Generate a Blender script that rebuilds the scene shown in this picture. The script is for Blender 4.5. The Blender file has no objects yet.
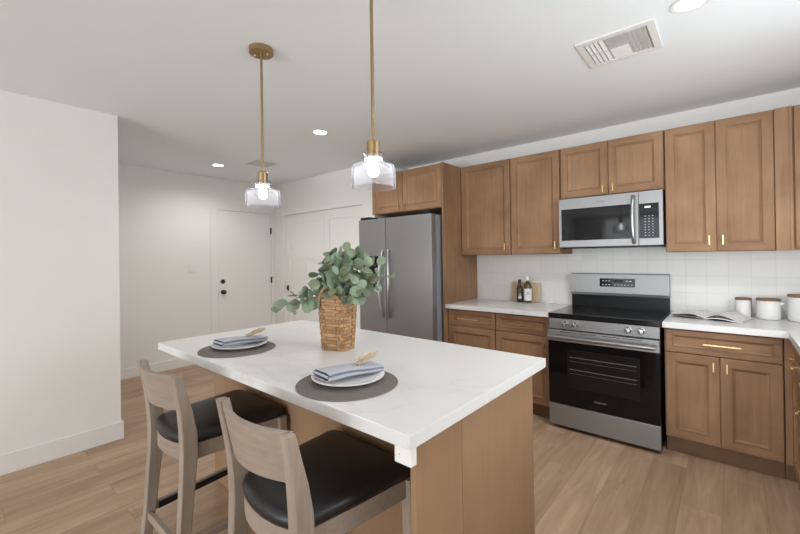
import bpy, bmesh, math, random
from mathutils import Vector, Matrix

PI = math.pi
SC = bpy.context.scene
COL = SC.collection

# ------------------------------------------------------------------ camera
cd = bpy.data.cameras.new('camera')
cam = bpy.data.objects.new('camera', cd)
COL.objects.link(cam)
cd.sensor_fit = 'HORIZONTAL'
cd.sensor_width = 36.0
cd.lens = 387.43 / 800 * 36
cd.shift_y = -(267 - 255.39) / 800
cd.clip_start = 0.05
Rv = Vector((0.76092, 0.64868, -0.01435)).normalized()
Fv = Vector((-0.64870, 0.76103, 0.00429)).normalized()
Uv = Rv.cross(Fv).normalized()
M = Matrix.Identity(4)
for i in range(3):
    M[i][0], M[i][1], M[i][2] = Rv[i], Uv[i], -Fv[i]
M.translation = Vector((1.141, -3.859, 1.386))
cam.matrix_world = M
SC.camera = cam

# ------------------------------------------------------------------ world, daylight, exposure
world = bpy.data.worlds.new('world')
SC.world = world
world.use_nodes = True
wb = world.node_tree.nodes['Background']
wb.inputs[0].default_value = (0.86, 0.93, 1.0, 1)
wb.inputs[1].default_value = 0.4


def area_light(name, loc, target, sx, sy, power, color=(1, 1, 1)):
    l = bpy.data.lights.new(name, 'AREA')
    l.shape = 'RECTANGLE'
    l.size, l.size_y = sx, sy
    l.energy = power
    l.color = color
    o = bpy.data.objects.new(name, l)
    COL.objects.link(o)
    o.location = loc
    o.rotation_euler = (Vector(target) - Vector(loc)).to_track_quat('-Z', 'Y').to_euler()
    return o


# daylight through the glazed opening behind the camera and the dining window on the right
P_PATIO, P_SIDE, P_PATIO_UP, P_SIDE_UP, P_SIDE_FILL, P_FAR, P_MID, P_NEAR, P_BACK, P_BULB = 148, 1, 146, 8, 33, 34, 52, 52, 14, 40
DAY = (0.91, 0.965, 1.0)
area_light('daylight_patio', (0.6, -9.75, 1.25), (0.6, 0, 1.25), 4.6, 2.3, P_PATIO, DAY)
area_light('daylight_side', (5.45, -5.6, 1.35), (0, -5.6, 1.35), 3.2, 2.0, P_SIDE, DAY)
area_light('added_side_fill', (2.12, -2.02, 1.62), (-4, -2.02, 0.9), 1.15, 1.05, P_SIDE_FILL, DAY)  # added fill lamp, no window known here; brightens far walls and island end
# added upward fill lamps outside the two openings, to brighten the ceiling
area_light('ceiling_fill_patio', (0.6, -9.9, 0.35), (0.6, -7.2, 2.5), 4.6, 0.8, P_PATIO_UP, DAY)
area_light('ceiling_fill_side', (5.6, -5.6, 0.6), (3.2, -5.6, 2.4), 3.2, 0.6, P_SIDE_UP, DAY)

SC.view_settings.view_transform = 'Standard'
SC.view_settings.look = 'None'
SC.view_settings.gamma = 1
SC.view_settings.use_curve_mapping = False
SC.view_settings.exposure = -0.06

# ------------------------------------------------------------------ materials
def new_mat(name):
    m = bpy.data.materials.new(name)
    m.use_nodes = True
    return m, m.node_tree, m.node_tree.nodes['Principled BSDF']


def simple(name, col, rough=0.5, metal=0.0, bump=0.0, bscale=60, vary=0.0, spec=0.5, **kw):
    m, nt, p = new_mat(name)
    p.inputs['Base Color'].default_value = (*col, 1)
    p.inputs['Roughness'].default_value = rough
    p.inputs['Metallic'].default_value = metal
    p.inputs['Specular IOR Level'].default_value = spec
    for k, v in kw.items():
        p.inputs[k].default_value = v
    if bump or vary:
        tc = nt.nodes.new('ShaderNodeTexCoord')
        n = nt.nodes.new('ShaderNodeTexNoise')
        n.inputs['Scale'].default_value = bscale
        n.inputs['Detail'].default_value = 4
        nt.links.new(tc.outputs['Object'], n.inputs['Vector'])
        if bump:
            b = nt.nodes.new('ShaderNodeBump')
            b.inputs['Strength'].default_value = bump
            b.inputs['Distance'].default_value = 0.002
            nt.links.new(n.outputs['Fac'], b.inputs['Height'])
            nt.links.new(b.outputs['Normal'], p.inputs['Normal'])
        if vary:
            r = nt.nodes.new('ShaderNodeValToRGB')
            r.color_ramp.elements[0].color = (*[c * (1 - vary) for c in col], 1)
            r.color_ramp.elements[1].color = (*[min(1, c * (1 + vary)) for c in col], 1)
            r.color_ramp.elements[0].position = 0.3
            r.color_ramp.elements[1].position = 0.7
            nt.links.new(n.outputs['Fac'], r.inputs['Fac'])
            nt.links.new(r.outputs['Color'], p.inputs['Base Color'])
    return m


def wood(name, dark, light, axis='Z', rough=0.55, fine=22.0, blotch=3.2, bump=0.05, mixf=0.6):
    """stretched grain along one axis plus soft blotches, offset per object"""
    m, nt, p = new_mat(name)
    N, L = nt.nodes, nt.links
    tc = N.new('ShaderNodeTexCoord')
    oi = N.new('ShaderNodeObjectInfo')
    add = N.new('ShaderNodeVectorMath'); add.operation = 'ADD'
    mul = N.new('ShaderNodeVectorMath'); mul.operation = 'SCALE'
    cx = N.new('ShaderNodeCombineXYZ')
    for i in range(3):
        L.new(oi.outputs['Random'], cx.inputs[i])
    L.new(cx.outputs[0], mul.inputs[0]); mul.inputs['Scale'].default_value = 7.0
    L.new(tc.outputs['Object'], add.inputs[0]); L.new(mul.outputs[0], add.inputs[1])
    mp = N.new('ShaderNodeMapping')
    s = [fine, fine, fine]
    s['XYZ'.index(axis)] = fine * 0.06
    mp.inputs['Scale'].default_value = s
    L.new(add.outputs[0], mp.inputs['Vector'])
    n1 = N.new('ShaderNodeTexNoise'); n1.inputs['Scale'].default_value = 1.6
    n1.inputs['Detail'].default_value = 7; n1.inputs['Roughness'].default_value = 0.62
    n1.inputs['Distortion'].default_value = 0.35
    L.new(mp.outputs[0], n1.inputs['Vector'])
    n2 = N.new('ShaderNodeTexNoise'); n2.inputs['Scale'].default_value = blotch
    n2.inputs['Detail'].default_value = 3
    L.new(add.outputs[0], n2.inputs['Vector'])
    mx = N.new('ShaderNodeMix'); mx.data_type = 'FLOAT'; mx.inputs[0].default_value = mixf
    L.new(n1.outputs['Fac'], mx.inputs[2]); L.new(n2.outputs['Fac'], mx.inputs[3])
    r = N.new('ShaderNodeValToRGB')
    r.color_ramp.elements[0].position = 0.33; r.color_ramp.elements[0].color = (*dark, 1)
    r.color_ramp.elements[1].position = 0.68; r.color_ramp.elements[1].color = (*light, 1)
    L.new(mx.outputs[0], r.inputs['Fac'])
    L.new(r.outputs['Color'], p.inputs['Base Color'])
    p.inputs['Roughness'].default_value = rough
    p.inputs['Specular IOR Level'].default_value = 0.3
    b = N.new('ShaderNodeBump'); b.inputs['Strength'].default_value = bump
    b.inputs['Distance'].default_value = 0.001
    L.new(n1.outputs['Fac'], b.inputs['Height']); L.new(b.outputs['Normal'], p.inputs['Normal'])
    return m


def floor_mat():
    m, nt, p = new_mat('oak_vinyl_planks')
    N, L = nt.nodes, nt.links
    tc = N.new('ShaderNodeTexCoord')
    mp = N.new('ShaderNodeMapping')
    mp.inputs['Rotation'].default_value = (0, 0, PI / 2)
    L.new(tc.outputs['Object'], mp.inputs['Vector'])
    br = N.new('ShaderNodeTexBrick')
    br.inputs['Color1'].default_value = (0.0, 0.0, 0.0, 1)
    br.inputs['Color2'].default_value = (1.0, 1.0, 1.0, 1)
    br.inputs['Mortar'].default_value = (0.5, 0.5, 0.5, 1)
    br.inputs['Scale'].default_value = 1.0
    br.inputs['Mortar Size'].default_value = 0.0012
    br.inputs['Mortar Smooth'].default_value = 0.2
    br.inputs['Brick Width'].default_value = 1.22
    br.inputs['Row Height'].default_value = 0.182
    br.offset = 0.37
    L.new(mp.outputs[0], br.inputs['Vector'])
    # grain runs along world Y; each plank shifts it
    sh = N.new('ShaderNodeVectorMath'); sh.operation = 'MULTIPLY_ADD'
    L.new(br.outputs['Color'], sh.inputs[0]); sh.inputs[1].default_value = (9, 23, 5)
    L.new(tc.outputs['Object'], sh.inputs[2])
    mg = N.new('ShaderNodeMapping'); mg.inputs['Scale'].default_value = (15, 1.3, 15)
    L.new(sh.outputs[0], mg.inputs['Vector'])
    n1 = N.new('ShaderNodeTexNoise'); n1.inputs['Scale'].default_value = 1.5
    n1.inputs['Detail'].default_value = 8; n1.inputs['Roughness'].default_value = 0.62
    n1.inputs['Distortion'].default_value = 1.1
    L.new(mg.outputs[0], n1.inputs['Vector'])
    mg2 = N.new('ShaderNodeMapping'); mg2.inputs['Scale'].default_value = (5.5, 0.55, 5)
    L.new(sh.outputs[0], mg2.inputs['Vector'])
    n2 = N.new('ShaderNodeTexNoise'); n2.inputs['Scale'].default_value = 1.2
    n2.inputs['Detail'].default_value = 2
    L.new(mg2.outputs[0], n2.inputs['Vector'])
    a1 = N.new('ShaderNodeMix'); a1.data_type = 'FLOAT'; a1.inputs[0].default_value = 0.4
    L.new(n1.outputs['Fac'], a1.inputs[2]); L.new(n2.outputs['Fac'], a1.inputs[3])
    a2 = N.new('ShaderNodeMix'); a2.data_type = 'FLOAT'; a2.inputs[0].default_value = 0.09
    sep = N.new('ShaderNodeSeparateColor'); L.new(br.outputs['Color'], sep.inputs[0])
    L.new(a1.outputs[0], a2.inputs[2]); L.new(sep.outputs[0], a2.inputs[3])
    r = N.new('ShaderNodeValToRGB')
    e = r.color_ramp.elements
    e[0].position = 0.30; e[0].color = (0.29, 0.19, 0.118, 1)
    e[1].position = 0.70; e[1].color = (0.56, 0.395, 0.272, 1)
    L.new(a2.outputs[0], r.inputs['Fac'])
    dk = N.new('ShaderNodeMix'); dk.data_type = 'RGBA'
    L.new(br.outputs['Fac'], dk.inputs[0]); L.new(r.outputs['Color'], dk.inputs[6])
    dk.inputs[7].default_value = (0.25, 0.17, 0.11, 1)
    L.new(dk.outputs[2], p.inputs['Base Color'])
    p.inputs['Roughness'].default_value = 0.5
    p.inputs['Specular IOR Level'].default_value = 0.35
    b = N.new('ShaderNodeBump'); b.inputs['Strength'].default_value = 0.08
    b.inputs['Distance'].default_value = 0.002
    L.new(n1.outputs['Fac'], b.inputs['Height']); L.new(b.outputs['Normal'], p.inputs['Normal'])
    return m


def quartz_mat():
    m, nt, p = new_mat('white_veined_quartz')
    N, L = nt.nodes, nt.links
    tc = N.new('ShaderNodeTexCoord')
    mp = N.new('ShaderNodeMapping'); mp.inputs['Rotation'].default_value = (0, 0, 0.35)
    mp.inputs['Scale'].default_value = (1.0, 2.0, 1.0)
    L.new(tc.outputs['Object'], mp.inputs['Vector'])
    n = N.new('ShaderNodeTexNoise'); n.inputs['Scale'].default_value = 1.5
    n.inputs['Detail'].default_value = 6; n.inputs['Roughness'].default_value = 0.6
    n.inputs['Distortion'].default_value = 1.3
    L.new(mp.outputs[0], n.inputs['Vector'])
    r = N.new('ShaderNodeValToRGB')
    e = r.color_ramp.elements
    base = (0.725, 0.725, 0.715, 1)
    e[0].position = 0.47; e[0].color = base
    e[1].position = 0.53; e[1].color = base
    k = e.new(0.5); k.color = (0.66, 0.65, 0.63, 1)
    L.new(n.outputs['Fac'], r.inputs['Fac'])
    n2 = N.new('ShaderNodeTexNoise'); n2.inputs['Scale'].default_value = 1.1
    L.new(tc.outputs['Object'], n2.inputs['Vector'])
    r2 = N.new('ShaderNodeValToRGB'); r2.color_ramp.elements[0].position = 0.45
    r2.color_ramp.elements[1].position = 0.62
    L.new(n2.outputs['Fac'], r2.inputs['Fac'])
    mx = N.new('ShaderNodeMix'); mx.data_type = 'RGBA'
    L.new(r2.outputs['Color'], mx.inputs[0]); mx.inputs[6].default_value = base
    L.new(r.outputs['Color'], mx.inputs[7])
    L.new(mx.outputs[2], p.inputs['Base Color'])
    p.inputs['Roughness'].default_value = 0.28
    p.inputs['Specular IOR Level'].default_value = 0.4
    return m


def steel_mat(name, col, rough, axis='X'):
    m, nt, p = new_mat(name)
    N, L = nt.nodes, nt.links
    tc = N.new('ShaderNodeTexCoord'); mp = N.new('ShaderNodeMapping')
    s = [900, 900, 900]; s['XYZ'.index(axis)] = 4
    mp.inputs['Scale'].default_value = s
    L.new(tc.outputs['Object'], mp.inputs['Vector'])
    n = N.new('ShaderNodeTexNoise'); n.inputs['Scale'].default_value = 1.0
    L.new(mp.outputs[0], n.inputs['Vector'])
    mr = N.new('ShaderNodeMapRange')
    mr.inputs['To Min'].default_value = rough - 0.05; mr.inputs['To Max'].default_value = rough + 0.05
    L.new(n.outputs['Fac'], mr.inputs['Value']); L.new(mr.outputs[0], p.inputs['Roughness'])
    p.inputs['Base Color'].default_value = (*col, 1)
    p.inputs['Metallic'].default_value = 0.72
    p.inputs['Anisotropic'].default_value = 0.4
    b = N.new('ShaderNodeBump'); b.inputs['Strength'].default_value = 0.02
    b.inputs['Distance'].default_value = 0.0005
    L.new(n.outputs['Fac'], b.inputs['Height']); L.new(b.outputs['Normal'], p.inputs['Normal'])
    return m


def tile_mat():
    m, nt, p = new_mat('glazed_square_tile')
    N, L = nt.nodes, nt.links
    tc = N.new('ShaderNodeTexCoord')
    sp = N.new('ShaderNodeSeparateXYZ'); L.new(tc.outputs['Object'], sp.inputs[0])
    ad = N.new('ShaderNodeMath'); ad.operation = 'ADD'          # x+y: works on both runs of the corner
    L.new(sp.outputs[0], ad.inputs[0]); L.new(sp.outputs[1], ad.inputs[1])
    cb = N.new('ShaderNodeCombineXYZ'); L.new(ad.outputs[0], cb.inputs[0]); L.new(sp.outputs[2], cb.inputs[1])
    br = N.new('ShaderNodeTexBrick'); br.offset = 0.0
    br.inputs['Scale'].default_value = 1.0
    br.inputs['Brick Width'].default_value = 0.13
    br.inputs['Row Height'].default_value = 0.1335
    br.inputs['Mortar Size'].default_value = 0.0016
    br.inputs['Mortar Smooth'].default_value = 0.6
    br.inputs['Color1'].default_value = (0.74, 0.735, 0.715, 1)
    br.inputs['Color2'].default_value = (0.70, 0.695, 0.68, 1)
    br.inputs['Mortar'].default_value = (0.60, 0.595, 0.58, 1)
    L.new(cb.outputs[0], br.inputs['Vector'])
    L.new(br.outputs['Color'], p.inputs['Base Color'])
    p.inputs['Roughness'].default_value = 0.32
    p.inputs['Specular IOR Level'].default_value = 0.35
    n = N.new('ShaderNodeTexNoise'); n.inputs['Scale'].default_value = 14
    n.inputs['Detail'].default_value = 1
    L.new(tc.outputs['Object'], n.inputs['Vector'])
    sb = N.new('ShaderNodeMath'); sb.operation = 'MULTIPLY_ADD'
    L.new(br.outputs['Fac'], sb.inputs[0]); sb.inputs[1].default_value = -0.6
    L.new(n.outputs['Fac'], sb.inputs[2])
    b = N.new('ShaderNodeBump'); b.inputs['Strength'].default_value = 0.22
    b.inputs['Distance'].default_value = 0.004
    L.new(sb.outputs[0], b.inputs['Height']); L.new(b.outputs['Normal'], p.inputs['Normal'])
    return m


def emit_mat(name, col, strength):
    m, nt, p = new_mat(name)
    p.inputs['Base Color'].default_value = (0.9, 0.9, 0.9, 1)
    p.inputs['Emission Color'].default_value = (*col, 1)
    p.inputs['Emission Strength'].default_value = strength
    return m


def shade_glass_mat():
    """thin seeded glass: mostly see-through, bright at grazing angles, a faint milky scatter"""
    m = bpy.data.materials.new('seeded_glass'); m.use_nodes = True
    nt = m.node_tree; N, L = nt.nodes, nt.links
    N.remove(N['Principled BSDF'])
    out = N['Material Output']
    tr = N.new('ShaderNodeBsdfTransparent'); tr.inputs[0].default_value = (0.97, 0.972, 0.98, 1)
    tl = N.new('ShaderNodeBsdfTranslucent'); tl.inputs[0].default_value = (0.80, 0.84, 0.96, 1)
    gl = N.new('ShaderNodeBsdfGlossy'); gl.inputs['Roughness'].default_value = 0.06
    m1 = N.new('ShaderNodeMixShader')
    tc = N.new('ShaderNodeTexCoord'); n = N.new('ShaderNodeTexNoise')
    n.inputs['Scale'].default_value = 90; n.inputs['Detail'].default_value = 3
    L.new(tc.outputs['Object'], n.inputs['Vector'])
    mr = N.new('ShaderNodeMapRange'); mr.inputs['To Min'].default_value = 0.04
    mr.inputs['To Max'].default_value = 0.15
    lw = N.new('ShaderNodeLayerWeight'); lw.inputs['Blend'].default_value = 0.5
    pw = N.new('ShaderNodeMath'); pw.operation = 'POWER'; pw.inputs[1].default_value = 3.5
    L.new(lw.outputs['Facing'], pw.inputs[0])
    ma = N.new('ShaderNodeMath'); ma.operation = 'MULTIPLY_ADD'; ma.inputs[1].default_value = 0.45
    L.new(pw.outputs[0], ma.inputs[0]); L.new(mr.outputs[0], ma.inputs[2])
    L.new(n.outputs['Fac'], mr.inputs['Value']); L.new(ma.outputs[0], m1.inputs[0])
    L.new(tr.outputs[0], m1.inputs[1]); L.new(tl.outputs[0], m1.inputs[2])
    m2 = N.new('ShaderNodeMixShader')
    fr = N.new('ShaderNodeFresnel'); fr.inputs['IOR'].default_value = 1.1
    L.new(fr.outputs[0], m2.inputs[0])
    L.new(m1.outputs[0], m2.inputs[1]); L.new(gl.outputs[0], m2.inputs[2])
    L.new(m2.outputs[0], out.inputs['Surface'])
    return m


def leaf_mat():
    m, nt, p = new_mat('eucalyptus_leaf')
    N, L = nt.nodes, nt.links
    g = N.new('ShaderNodeNewGeometry')
    r = N.new('ShaderNodeValToRGB')
    e = r.color_ramp.elements
    e[0].position = 0.0; e[0].color = (0.155, 0.185, 0.095, 1)
    e[1].position = 1.0; e[1].color = (0.29, 0.345, 0.25, 1)
    k = e.new(0.35); k.color = (0.20, 0.25, 0.155, 1)
    k = e.new(0.65); k.color = (0.225, 0.295, 0.215, 1)
    L.new(g.outputs['Random Per Island'], r.inputs['Fac'])
    L.new(r.outputs['Color'], p.inputs['Base Color'])
    p.inputs['Roughness'].default_value = 0.55
    p.inputs['Subsurface Weight'].default_value = 0.0
    return m


def weave_mat():
    m, nt, p = new_mat('woven_bark_strips')
    N, L = nt.nodes, nt.links
    uv = N.new('ShaderNodeUVMap'); uv.uv_map = 'weave'
    br = N.new('ShaderNodeTexBrick'); br.offset = 0.5
    br.inputs['Scale'].default_value = 1.0
    br.inputs['Brick Width'].default_value = 1.6
    br.inputs['Row Height'].default_value = 1.0
    br.inputs['Mortar Size'].default_value = 0.07
    br.inputs['Mortar Smooth'].default_value = 0.5
    br.inputs['Color1'].default_value = (0.47, 0.28, 0.135, 1)
    br.inputs['Color2'].default_value = (0.27, 0.14, 0.06, 1)
    br.inputs['Mortar'].default_value = (0.10, 0.045, 0.018, 1)
    L.new(uv.outputs[0], br.inputs['Vector'])
    n = N.new('ShaderNodeTexNoise'); n.inputs['Scale'].default_value = 1.6
    n.inputs['Detail'].default_value = 6
    L.new(uv.outputs[0], n.inputs['Vector'])
    mx = N.new('ShaderNodeMix'); mx.data_type = 'RGBA'; mx.blend_type = 'OVERLAY'
    mx.inputs[0].default_value = 0.95
    L.new(br.outputs['Color'], mx.inputs[6]); L.new(n.outputs['Fac'], mx.inputs[7])
    L.new(mx.outputs[2], p.inputs['Base Color'])
    p.inputs['Roughness'].default_value = 0.7
    return m


def placemat_mat():
    m, nt, p = new_mat('braided_taupe')
    N, L = nt.nodes, nt.links
    tc = N.new('ShaderNodeTexCoord')
    ln = N.new('ShaderNodeVectorMath'); ln.operation = 'LENGTH'
    L.new(tc.outputs['Object'], ln.inputs[0])
    mu = N.new('ShaderNodeMath'); mu.operation = 'MULTIPLY'; mu.inputs[1].default_value = 2 * PI / 0.0085
    L.new(ln.outputs['Value'], mu.inputs[0])
    si = N.new('ShaderNodeMath'); si.operation = 'SINE'; L.new(mu.outputs[0], si.inputs[0])
    r = N.new('ShaderNodeValToRGB')
    r.color_ramp.elements[0].color = (0.115, 0.099, 0.087, 1); r.color_ramp.elements[0].position = 0.0
    r.color_ramp.elements[1].color = (0.22, 0.195, 0.175, 1)
    mr = N.new('ShaderNodeMapRange'); mr.inputs['From Min'].default_value = -1
    L.new(si.outputs[0], mr.inputs['Value']); L.new(mr.outputs[0], r.inputs['Fac'])
    L.new(r.outputs['Color'], p.inputs['Base Color'])
    p.inputs['Roughness'].default_value = 0.85
    b = N.new('ShaderNodeBump'); b.inputs['Strength'].default_value = 0.5
    b.inputs['Distance'].default_value = 0.002
    L.new(si.outputs[0], b.inputs['Height']); L.new(b.outputs['Normal'], p.inputs['Normal'])
    return m


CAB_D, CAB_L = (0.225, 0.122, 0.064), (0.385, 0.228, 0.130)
M_ = dict(
    wall=simple('wall_paint', (0.85, 0.835, 0.81), 0.8, bump=0.05, bscale=180),
    ceiling=simple('ceiling_paint', (0.855, 0.885, 0.91), 0.9, bump=0.08, bscale=90),
    trim=simple('trim_paint', (0.85, 0.835, 0.81), 0.5),
    door=simple('door_paint', (0.85, 0.835, 0.81), 0.55),
    floor=floor_mat(),
    quartz=quartz_mat(),
    cab=wood('stained_maple', CAB_D, CAB_L, 'Z'),
    cabh=wood('stained_maple_rail', [c * .93 for c in CAB_D], [c * .95 for c in CAB_L], 'X'),
    caby=wood('stained_maple_side_rail', CAB_D, CAB_L, 'Y'),
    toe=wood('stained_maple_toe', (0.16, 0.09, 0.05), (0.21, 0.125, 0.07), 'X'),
    island=wood('island_maple', (0.27, 0.160, 0.088), (0.345, 0.215, 0.125), 'Z', fine=14, blotch=1.6, mixf=0.72),
    inside=simple('cabinet_gap', (0.03, 0.018, 0.01), 0.8),
    oak=wood('greyed_oak', (0.265, 0.208, 0.165), (0.405, 0.33, 0.27), 'Z', rough=0.5, fine=34),
    oakh=wood('greyed_oak_rail', (0.265, 0.208, 0.165), (0.405, 0.33, 0.27), 'X', rough=0.5, fine=34),
    oaky=wood('greyed_oak_side', (0.265, 0.208, 0.165), (0.405, 0.33, 0.27), 'Y', rough=0.5, fine=34),
    leather=simple('black_leather', (0.012, 0.012, 0.013), 0.38, bump=0.25, bscale=260),
    charcoal=simple('charcoal_metal', (0.03, 0.03, 0.032), 0.4, 0.6),
    steel=steel_mat('brushed_steel', (0.32, 0.32, 0.325), 0.44, 'X'),
    steelv=steel_mat('brushed_steel_fridge', (0.32, 0.318, 0.322), 0.33, 'X'),
    steelside=simple('grey_appliance_side', (0.30, 0.32, 0.36), 0.5, 0.2),
    chrome=simple('satin_chrome', (0.42, 0.42, 0.43), 0.28, 1.0),
    blackglass=simple('black_glass', (0.005, 0.005, 0.006), 0.06, spec=0.28),
    cook=simple('black_ceramic', (0.010, 0.010, 0.011), 0.12),
    black=simple('black_plastic', (0.009, 0.009, 0.010), 0.3, spec=0.2),
    ovenin=simple('oven_cavity', (0.014, 0.013, 0.012), 0.2, spec=0.15),
    blackmetal=simple('matt_black_metal', (0.012, 0.012, 0.012), 0.45, 0.2),
    brass=simple('satin_brass', (0.42, 0.30, 0.165), 0.3, 1.0),
    gold=simple('pale_gold', (0.66, 0.47, 0.25), 0.32, 1.0),
    tile=tile_mat(),
    shade=shade_glass_mat(),
    bulb=emit_mat('bulb_glow', (1.0, 0.95, 0.88), P_BULB),
    disc=emit_mat('downlight_glow', (1.0, 0.96, 0.9), 9),
    white=simple('white_enamel', (0.82, 0.81, 0.79), 0.35),
    ceramic=simple('white_ceramic', (0.74, 0.735, 0.72), 0.3, spec=0.35),
    plate=simple('white_porcelain', (0.83, 0.83, 0.83), 0.12),
    plateblue=simple('blue_grey_rim', (0.33, 0.39, 0.47), 0.2),
    mat=placemat_mat(),
    napkin=simple('blue_grey_linen', (0.46, 0.47, 0.53), 0.9, bump=0.3, bscale=420, vary=0.08),
    straw=simple('dried_straw', (0.55, 0.44, 0.30), 0.8, vary=0.25, bscale=90),
    leaf=leaf_mat(),
    stem=simple('green_stem', (0.20, 0.21, 0.10), 0.6),
    weave=weave_mat(),
    rope=simple('bark_rope', (0.46, 0.27, 0.14), 0.75, bump=0.6, bscale=160, vary=0.35),
    board=wood('pale_beech', (0.50, 0.36, 0.24), (0.62, 0.47, 0.33), 'Z', rough=0.5),
    lid=wood('brown_acacia', (0.17, 0.10, 0.06), (0.28, 0.17, 0.10), 'X'),
    oil=simple('olive_oil_glass', (0.085, 0.060, 0.010), 0.1),
    darkoil=simple('dark_bottle_glass', (0.035, 0.022, 0.006), 0.1),
    label=simple('paper_label', (0.80, 0.79, 0.78), 0.6),
    ink=simple('dark_ink', (0.03, 0.03, 0.035), 0.6),
    lightink=simple('light_ink', (0.65, 0.65, 0.65), 0.5),
    greyink=simple('grey_ink', (0.28, 0.28, 0.28), 0.5),
    display=emit_mat('display_glow', (0.85, 0.95, 1.0), 0.6),
    page=simple('printed_page', (0.74, 0.73, 0.72), 0.5, vary=0.06, bscale=30),
    cover=simple('magazine_cover', (0.10, 0.10, 0.11), 0.35),
    photo=simple('page_photo', (0.36, 0.30, 0.30), 0.45, vary=0.7, bscale=26),
    ventdark=simple('vent_shadow', (0.50, 0.50, 0.49), 0.8),
    ground=simple('patio_concrete', (0.45, 0.43, 0.40), 0.9),
)

# ------------------------------------------------------------------ mesh helpers
class MB:
    def __init__(self):
        self.bm = bmesh.new()

    def quad(self, pts, mi=0):
        f = self.bm.faces.new([self.bm.verts.new(p) for p in pts]); f.material_index = mi

    def box(self, x0, x1, y0, y1, z0, z1, bev=0.0, mi=0):
        x0, x1 = sorted((x0, x1)); y0, y1 = sorted((y0, y1)); z0, z1 = sorted((z0, z1))
        t = bmesh.new()
        bmesh.ops.create_cube(t, size=1)
        for v in t.verts:
            v.co = Vector(((x0 + x1) / 2 + v.co.x * (x1 - x0), (y0 + y1) / 2 + v.co.y * (y1 - y0), (z0 + z1) / 2 + v.co.z * (z1 - z0)))
        if bev:
            bmesh.ops.bevel(t, geom=t.edges[:], offset=bev, segments=2, profile=0.7, affect='EDGES')
        self.add(t, mi)
        return self

    def add(self, t, mi=0, mat=None):
        if mat is not None:
            bmesh.ops.transform(t, matrix=mat, verts=t.verts)
        mp = {}
        for v in t.verts:
            mp[v] = self.bm.verts.new(v.co)
        for f in t.faces:
            nf = self.bm.faces.new([mp[v] for v in f.verts]); nf.material_index = mi or f.material_index
        t.free()

    def rings(self, rings, closed=True, cap0=True, cap1=True, mi=0):
        """loft a list of point rings"""
        vs = [[self.bm.verts.new(p) for p in r] for r in rings]
        n = len(vs[0])
        for a, b in zip(vs, vs[1:]):
            for i in range(n if closed else n - 1):
                j = (i + 1) % n
                f = self.bm.faces.new((a[i], a[j], b[j], b[i])); f.material_index = mi
        if cap0: self.bm.faces.new(vs[0][::-1]).material_index = mi
        if cap1: self.bm.faces.new(vs[-1]).material_index = mi
        return self

    def lathe(self, prof, c=(0, 0, 0), n=32, cap0=True, cap1=True, mi=0):
        rs = []
        for r, z in prof:
            r = max(r, 1e-4)
            rs.append([(c[0] + r * math.cos(2 * PI * k / n), c[1] + r * math.sin(2 * PI * k / n), c[2] + z) for k in range(n)])
        return self.rings(rs, True, cap0, cap1, mi)

    def tube(self, pts, r, n=10, mi=0, flat=1.0):
        pts = [Vector(p) for p in pts]
        rs = []
        up = None
        for i, p in enumerate(pts):
            t = (pts[min(i + 1, len(pts) - 1)] - pts[max(i - 1, 0)]).normalized()
            if up is None:
                up = Vector((0, 0, 1)) if abs(t.z) < 0.9 else Vector((1, 0, 0))
            a = t.cross(up).normalized(); b = a.cross(t).normalized(); up = b
            rr = r[i] if isinstance(r, (list, tuple)) else r
            rs.append([p + a * rr * math.cos(2 * PI * k / n) + b * rr * flat * math.sin(2 * PI * k / n) for k in range(n)])
        return self.rings(rs, True, True, True, mi)

    def bar(self, pts, w, h, ch=0.004):
        """rectangular section loft along vertical-ish pts: (x, y, z, hx, hy)"""
        rs = []
        for (x, y, z, hx, hy) in pts:
            c = min(ch, hx * .4, hy * .4)
            rs.append([(x - hx + c, y - hy, z), (x + hx - c, y - hy, z), (x + hx, y - hy + c, z), (x + hx, y + hy - c, z),
                       (x + hx - c, y + hy, z), (x - hx + c, y + hy, z), (x - hx, y + hy - c, z), (x - hx, y - hy + c, z)])
        return self.rings(rs)

    def beam(self, p, q, w, h, ch=0.003):
        """rectangular bar from p to q, w wide across, h tall"""
        p, q = Vector(p), Vector(q)
        t = (q - p).normalized(); a = t.cross(Vector((0, 0, 1))).normalized(); b = a.cross(t)
        rs = []
        for o in (p, q):
            hx, hy, c = w / 2, h / 2, ch
            rs.append([o + a * u + b * v for u, v in ((-hx + c, -hy), (hx - c, -hy), (hx, -hy + c), (hx, hy - c), (hx - c, hy), (-hx + c, hy), (-hx, hy - c), (-hx, -hy + c))])
        return self.rings(rs)

    def panel_face(self, T, u0, u1, v0, v1, t=0.02, s=0.056, b=0.018, rec=0.012):
        """mitred cabinet door: flat frame, bead, sloped inner edge, recessed panel. T maps (u, v, w)"""
        def ring(i, w): return [T(u0 + i, v0 + i, w), T(u1 - i, v0 + i, w), T(u1 - i, v1 - i, w), T(u0 + i, v1 - i, w)]
        spec = [(0, 0), (0, t - .003), (.003, t), (s, t), (s + .0006, t - .007), (s + .0036, t - .007), (s + .0042, t - .003), (s + b, t - rec), (s + b + .004, t - rec)]
        rr = [[self.bm.verts.new(p) for p in ring(i, w)] for i, w in spec]
        for a, c in zip(rr, rr[1:]):
            for k in range(4):
                j = (k + 1) % 4
                f = self.bm.faces.new((a[k], a[j], c[j], c[k]))
                f.material_index = 1 if k in (0, 2) else 0
        self.bm.faces.new(rr[-1]); self.bm.faces.new(rr[0][::-1])
        return self

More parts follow.
